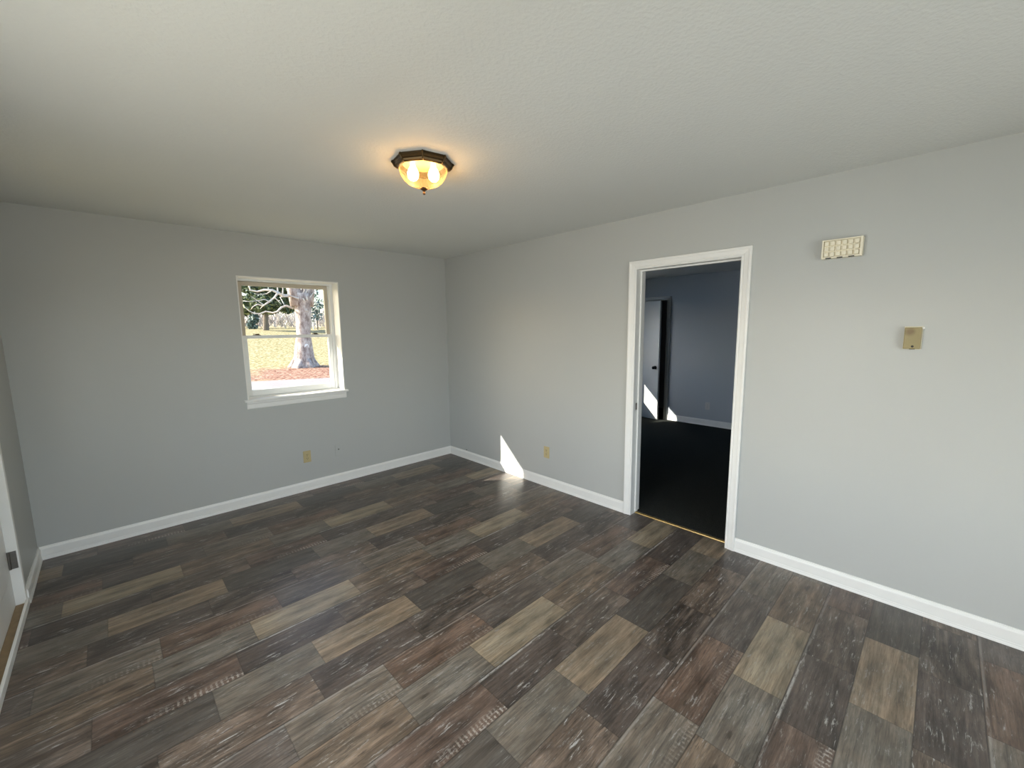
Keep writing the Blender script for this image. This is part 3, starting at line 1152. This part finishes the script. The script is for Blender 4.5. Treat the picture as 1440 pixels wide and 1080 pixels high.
# ------------------------------------------------------------------ outside: trees
def bark_mat():
    m, nt, b = new_mat('pale_flaking_bark')
    N, L = nt.nodes, nt.links
    tc = N.new('ShaderNodeTexCoord')
    mp = N.new('ShaderNodeMapping')
    mp.inputs['Scale'].default_value = (7, 7, 3)
    L.new(tc.outputs['Object'], mp.inputs['Vector'])
    n = N.new('ShaderNodeTexNoise')
    n.inputs['Scale'].default_value = 1
    n.inputs['Detail'].default_value = 6
    n.inputs['Roughness'].default_value = 0.65
    L.new(mp.outputs[0], n.inputs['Vector'])
    r = N.new('ShaderNodeValToRGB')
    e = r.color_ramp.elements
    e[0].position, e[0].color = 0.36, (0.215, 0.161, 0.137, 1)
    e[1].position, e[1].color = 0.66, (0.605, 0.546, 0.488, 1)
    q = e.new(0.5)
    q.color = (0.410, 0.337, 0.302, 1)
    L.new(n.outputs['Fac'], r.inputs[0])
    L.new(r.outputs[0], b.inputs['Base Color'])
    b.inputs['Roughness'].default_value = 0.9
    bp = N.new('ShaderNodeBump')
    bp.inputs['Strength'].default_value = 0.6
    bp.inputs['Distance'].default_value = 0.05
    L.new(n.outputs['Fac'], bp.inputs['Height'])
    L.new(bp.outputs[0], b.inputs['Normal'])
    return m


M_BARK = bark_mat()
M_TWIG = plain('pale_twig', (0.634, 0.586, 0.528), 0.8, vary=0.15, vscale=4)
TY = 18.85
rng = random.Random(11)
tree = thing('bare_tree', (4.30, TY, -0.35), 'large bare tree with thick pale flaking trunk and white tag, nearest outside the window', 'tree')


def local(p):
    return Vector(p) - Vector((4.30, TY, -0.35))


bm = bmesh.new()
zs = [(-0.45, 4.25, 0.85), (-0.28, 4.27, 0.66), (-0.05, 4.28, 0.56), (0.3, 4.29, 0.47), (0.8, 4.32, 0.40), (1.4, 4.35, 0.345), (2.0, 4.38, 0.34), (2.6, 4.40, 0.37), (3.1, 4.42, 0.44), (3.5, 4.44, 0.50)]
tube(bm, [local((x, TY, z)) for z, x, _ in zs], [q for *_, q in zs], 18, 0.05, rng)
tube(bm, [local((4.20, TY, 2.9)), local((4.05, TY, 3.7)), local((3.75, TY + 0.1, 4.8)), local((3.4, TY + 0.4, 7.0)), local((3.0, TY + 0.9, 9.5))], [0.36, 0.31, 0.28, 0.22, 0.13], 14, 0.05, rng)
tube(bm, [local((4.60, TY, 2.9)), local((4.75, TY, 3.8)), local((4.95, TY - 0.1, 5.0)), local((5.4, TY - 0.5, 7.4)), local((6.0, TY - 0.9, 9.8))], [0.36, 0.30, 0.27, 0.20, 0.12], 14, 0.05, rng)
for k in range(7):                                   # root flare
    a = 2 * math.pi * k / 7 + 0.4
    tube(bm, [local((4.26 + 0.35 * math.cos(a), TY + 0.35 * math.sin(a), 0.05)), local((4.26 + 0.58 * math.cos(a), TY + 0.58 * math.sin(a), -0.20)), local((4.26 + 0.80 * math.cos(a), TY + 0.80 * math.sin(a), -0.38))], [0.22, 0.16, 0.08], 8, 0.05, rng)
trunk = obj('trunk', bm, M_BARK, tree, smooth=True)
# limbs that sweep to the left and right in front of the crown; traced as (photo point, depth)
limbs = [
    ([(407, 416), (397, 415.5), (391, 412), (383, 408), (372, 407.5), (362, 410), (352, 408), (350, 402), (346, 397)], 18.6, 0.075),
    ([(391, 412), (386, 418), (379, 424), (371, 429), (366, 434)], 18.2, 0.050),
    ([(379, 424), (370, 430), (362, 428), (356, 431), (353, 435)], 18.2, 0.040),
    ([(391, 412), (390, 403), (390, 396)], 18.5, 0.040),
    ([(397, 415.5), (398, 407), (396, 397)], 18.5, 0.040),
    ([(412, 433), (402, 430), (396, 432), (390, 438), (384, 440), (374, 438), (366, 441), (358, 441), (350, 437), (342, 430)], 18.9, 0.055),
    ([(407, 416), (394, 418), (398, 425), (400, 430)], 18.4, 0.035),
    ([(386, 418), (392, 424), (396, 428)], 18.2, 0.030),
    ([(371, 429), (364, 424), (358, 420), (352, 416)], 18.1, 0.025),
    ([(383, 408), (375, 413), (366, 414), (358, 413)], 18.3, 0.025),
    ([(379, 424), (372, 421), (362, 423), (350, 424), (342, 423)], 18.0, 0.025),
    ([(432, 422), (430, 412), (434, 405), (431, 397)], 18.3, 0.045),
    ([(428, 423), (424, 415), (428, 408), (426, 398)], 18.3, 0.040),
    ([(436, 418), (441, 411), (446, 406)], 18.3, 0.030),
    ([(430, 436), (436, 439), (444, 438)], 18.4, 0.030),
    ([(428, 424), (438, 423), (448, 427)], 18.4, 0.035),
    ([(420, 420), (412, 417), (404, 414)], 18.3, 0.05),
]
for pts, Y, r0 in limbs:
    bm = bmesh.new()
    P = [local(at(px, py, Y + 0.25 * math.sin(i * 1.7))) for i, (px, py) in enumerate(pts)]
    n = len(P)
    tube(bm, P, [r0 * (1 - 0.72 * i / (n - 1)) for i in range(n)], 7)
    obj('branch', bm, M_TWIG, tree, smooth=True)
tg = at(433, 488, TY - 0.55)
bm = bmesh.new()
lathe(bm, [(0.001, 0.0), (0.13, 0.0), (0.12, 0.02), (0.001, 0.022)], 16)
bmesh.ops.rotate(bm, verts=bm.verts[:], cent=(0, 0, 0), matrix=Matrix.Rotation(math.pi / 2, 3, 'X'))
bmesh.ops.scale(bm, verts=bm.verts[:], vec=(0.9, 1, 1.35))
bmesh.ops.translate(bm, verts=bm.verts[:], vec=local((tg.x, TY - 0.36, tg.z)))
obj('tag', bm, M_SIGN, tree)


def leaf_mat(name, dark, mid, light):
    m, nt, b = new_mat(name)
    N, L = nt.nodes, nt.links
    g = N.new('ShaderNodeNewGeometry')
    r = N.new('ShaderNodeValToRGB')
    e = r.color_ramp.elements
    e[0].position, e[0].color = 0.0, (*dark, 1)
    e[1].position, e[1].color = 1.0, (*light, 1)
    q = e.new(0.6)
    q.color = (*mid, 1)
    L.new(g.outputs['Random Per Island'], r.inputs[0])
    L.new(r.outputs[0], b.inputs['Base Color'])
    b.inputs['Roughness'].default_value = 0.6
    return m


M_EVER = leaf_mat('evergreen_leaves', (0.037, 0.064, 0.031), (0.095, 0.128, 0.064), (0.351, 0.383, 0.181))
M_BLUEG = leaf_mat('blue_green_leaves', (0.051, 0.102, 0.093), (0.128, 0.187, 0.170), (0.323, 0.391, 0.357))
M_BRUSH = leaf_mat('winter_brush', (0.384, 0.326, 0.288), (0.538, 0.480, 0.442), (0.710, 0.672, 0.614))


def leaf_cloud(bm, blobs, n, size, rng):
    for _ in range(n):
        c, rad = rng.choice(blobs)
        while True:
            v = Vector((rng.uniform(-1, 1), rng.uniform(-1, 1), rng.uniform(-1, 1)))
            if 0.25 < v.length < 1:
                break
        p = Vector(c) + Vector((v.x * rad[0], v.y * rad[1], v.z * rad[2]))
        a = Vector((rng.gauss(0, 1), rng.gauss(0, 1), rng.gauss(0, 1))).normalized()
        t = a.cross(Vector((rng.gauss(0, 1), rng.gauss(0, 1), rng.gauss(0, 1)))).normalized()
        s = size * rng.uniform(0.6, 1.3)
        w = s * 0.42
        q = [p - a * s, p + t * w, p + a * s, p - t * w]
        bm.faces.new([bm.verts.new(x) for x in q])


def foliage_tree(name, base, trunk_r, trunk_top, blobs, n, size, mat, label, seed):
    rg = random.Random(seed)
    base = Vector(base)
    r = thing(name, base, label, 'tree')
    bm = bmesh.new()
    top = Vector(trunk_top) - base
    tube(bm, [Vector((0, 0, -0.2)), top * 0.3, top * 0.65, top], [trunk_r * 1.25, trunk_r, trunk_r * 0.9, trunk_r * 0.5], 10, 0.05, rg)
    obj('trunk', bm, M_BARK_D, r)
    bm = bmesh.new()
    leaf_cloud(bm, [(Vector(c) - base, rad) for c, rad in blobs], n, size, rg)
    f = obj('foliage', bm, mat, r)
    return r


EY = 45.0
eb = at(374, 463.5, EY)
eb.z = ground_z(eb.x, EY)


def blobs_at(lst, Y):
    out = []
    for px, py, rx, rz, dy in lst:
        p = at(px, py, Y + dy)
        k = (p - CAM).dot(FW) / F_PX
        out.append((p, (rx * k, rx * k, rz * k)))
    return out


foliage_tree('evergreen_tree', eb, 0.26, at(374, 425, EY),
             blobs_at([(352, 402, 16, 12, 0), (375, 405, 18, 14, 0), (396, 410, 12, 14, 0), (360, 425, 18, 12, -1), (385, 425, 18, 12, 0), (404, 432, 10, 9, 1), (345, 430, 10, 14, 0), (376, 436, 16, 6, 0), (366, 385, 28, 16, 0), (402, 395, 14, 14, 0), (404, 420, 9, 14, 0.5)], EY),
             5200, 0.26, M_EVER, 'dark spreading evergreen tree standing behind the bare tree, left of its trunk', 3)
YY = 45.0
yb = at(447, 468, YY)
yb.z = ground_z(yb.x, YY)
foliage_tree('young_tree', yb, 0.06, at(446, 425, YY),
             blobs_at([(443, 432, 8, 10, 0), (449, 428, 6, 9, 0), (440, 444, 8, 9, 0), (447, 443, 7, 8, 0), (447, 405, 4, 3, 0), (443, 414, 6, 8, 0)], YY),
             420, 0.18, M_BLUEG, 'young tree with sparse blue-green leaves, right of the bare tree trunk', 5)
SY = 50.0
sb = at(357, 462, SY)
sb.z = ground_z(sb.x, SY)
bm = bmesh.new()
leaf_cloud(bm, blobs_at([(356, 452, 6, 11, 0), (359, 447, 5, 7, 0), (354, 458, 6, 6, 0)], SY), 500, 0.22, random.Random(8))
tag(obj('blue_shrub', bm, M_BLUEG, origin=sb), 'pale blue-green conifer shrub at the far lawn edge, left of the evergreen trunk', 'shrub')
bm = bmesh.new()
rb = random.Random(21)
for i in range(5200):
    x = rb.uniform(-12, 52)
    y = rb.uniform(52, 62)
    z = ground_z(x, y)
    h = rb.uniform(0.6, 3.4) * (1 if rb.random() < 0.8 else 1.25)
    lean = Vector((rb.gauss(0, 0.35), rb.gauss(0, 0.3), 1)).normalized()
    p = Vector((x, y, z + rb.random() * 1.2))
    s = lean.cross(Vector((rb.gauss(0, 1), rb.gauss(0, 1), 0.1))).normalized() * rb.uniform(0.03, 0.09)
    bm.faces.new([bm.verts.new(q) for q in (p - s, p + s, p + lean * h)])
tag(obj('brush', bm, M_BRUSH), 'tan winter brush growing along the far edge of the lawn', 'brush', kind='stuff')
PY = 46.0
pt, pb = at(440.5, 448, PY), at(441.5, 470, PY)
bm = bmesh.new()
pb.z = ground_z(pb.x, PY)
tube(bm, [pb, Vector((pb.x, pb.y, pt.z))], [0.06, 0.05], 8)
tag(obj('white_post', bm, M_POLE, origin=pb), 'thin white post on the lawn just right of the bare tree trunk', 'post')
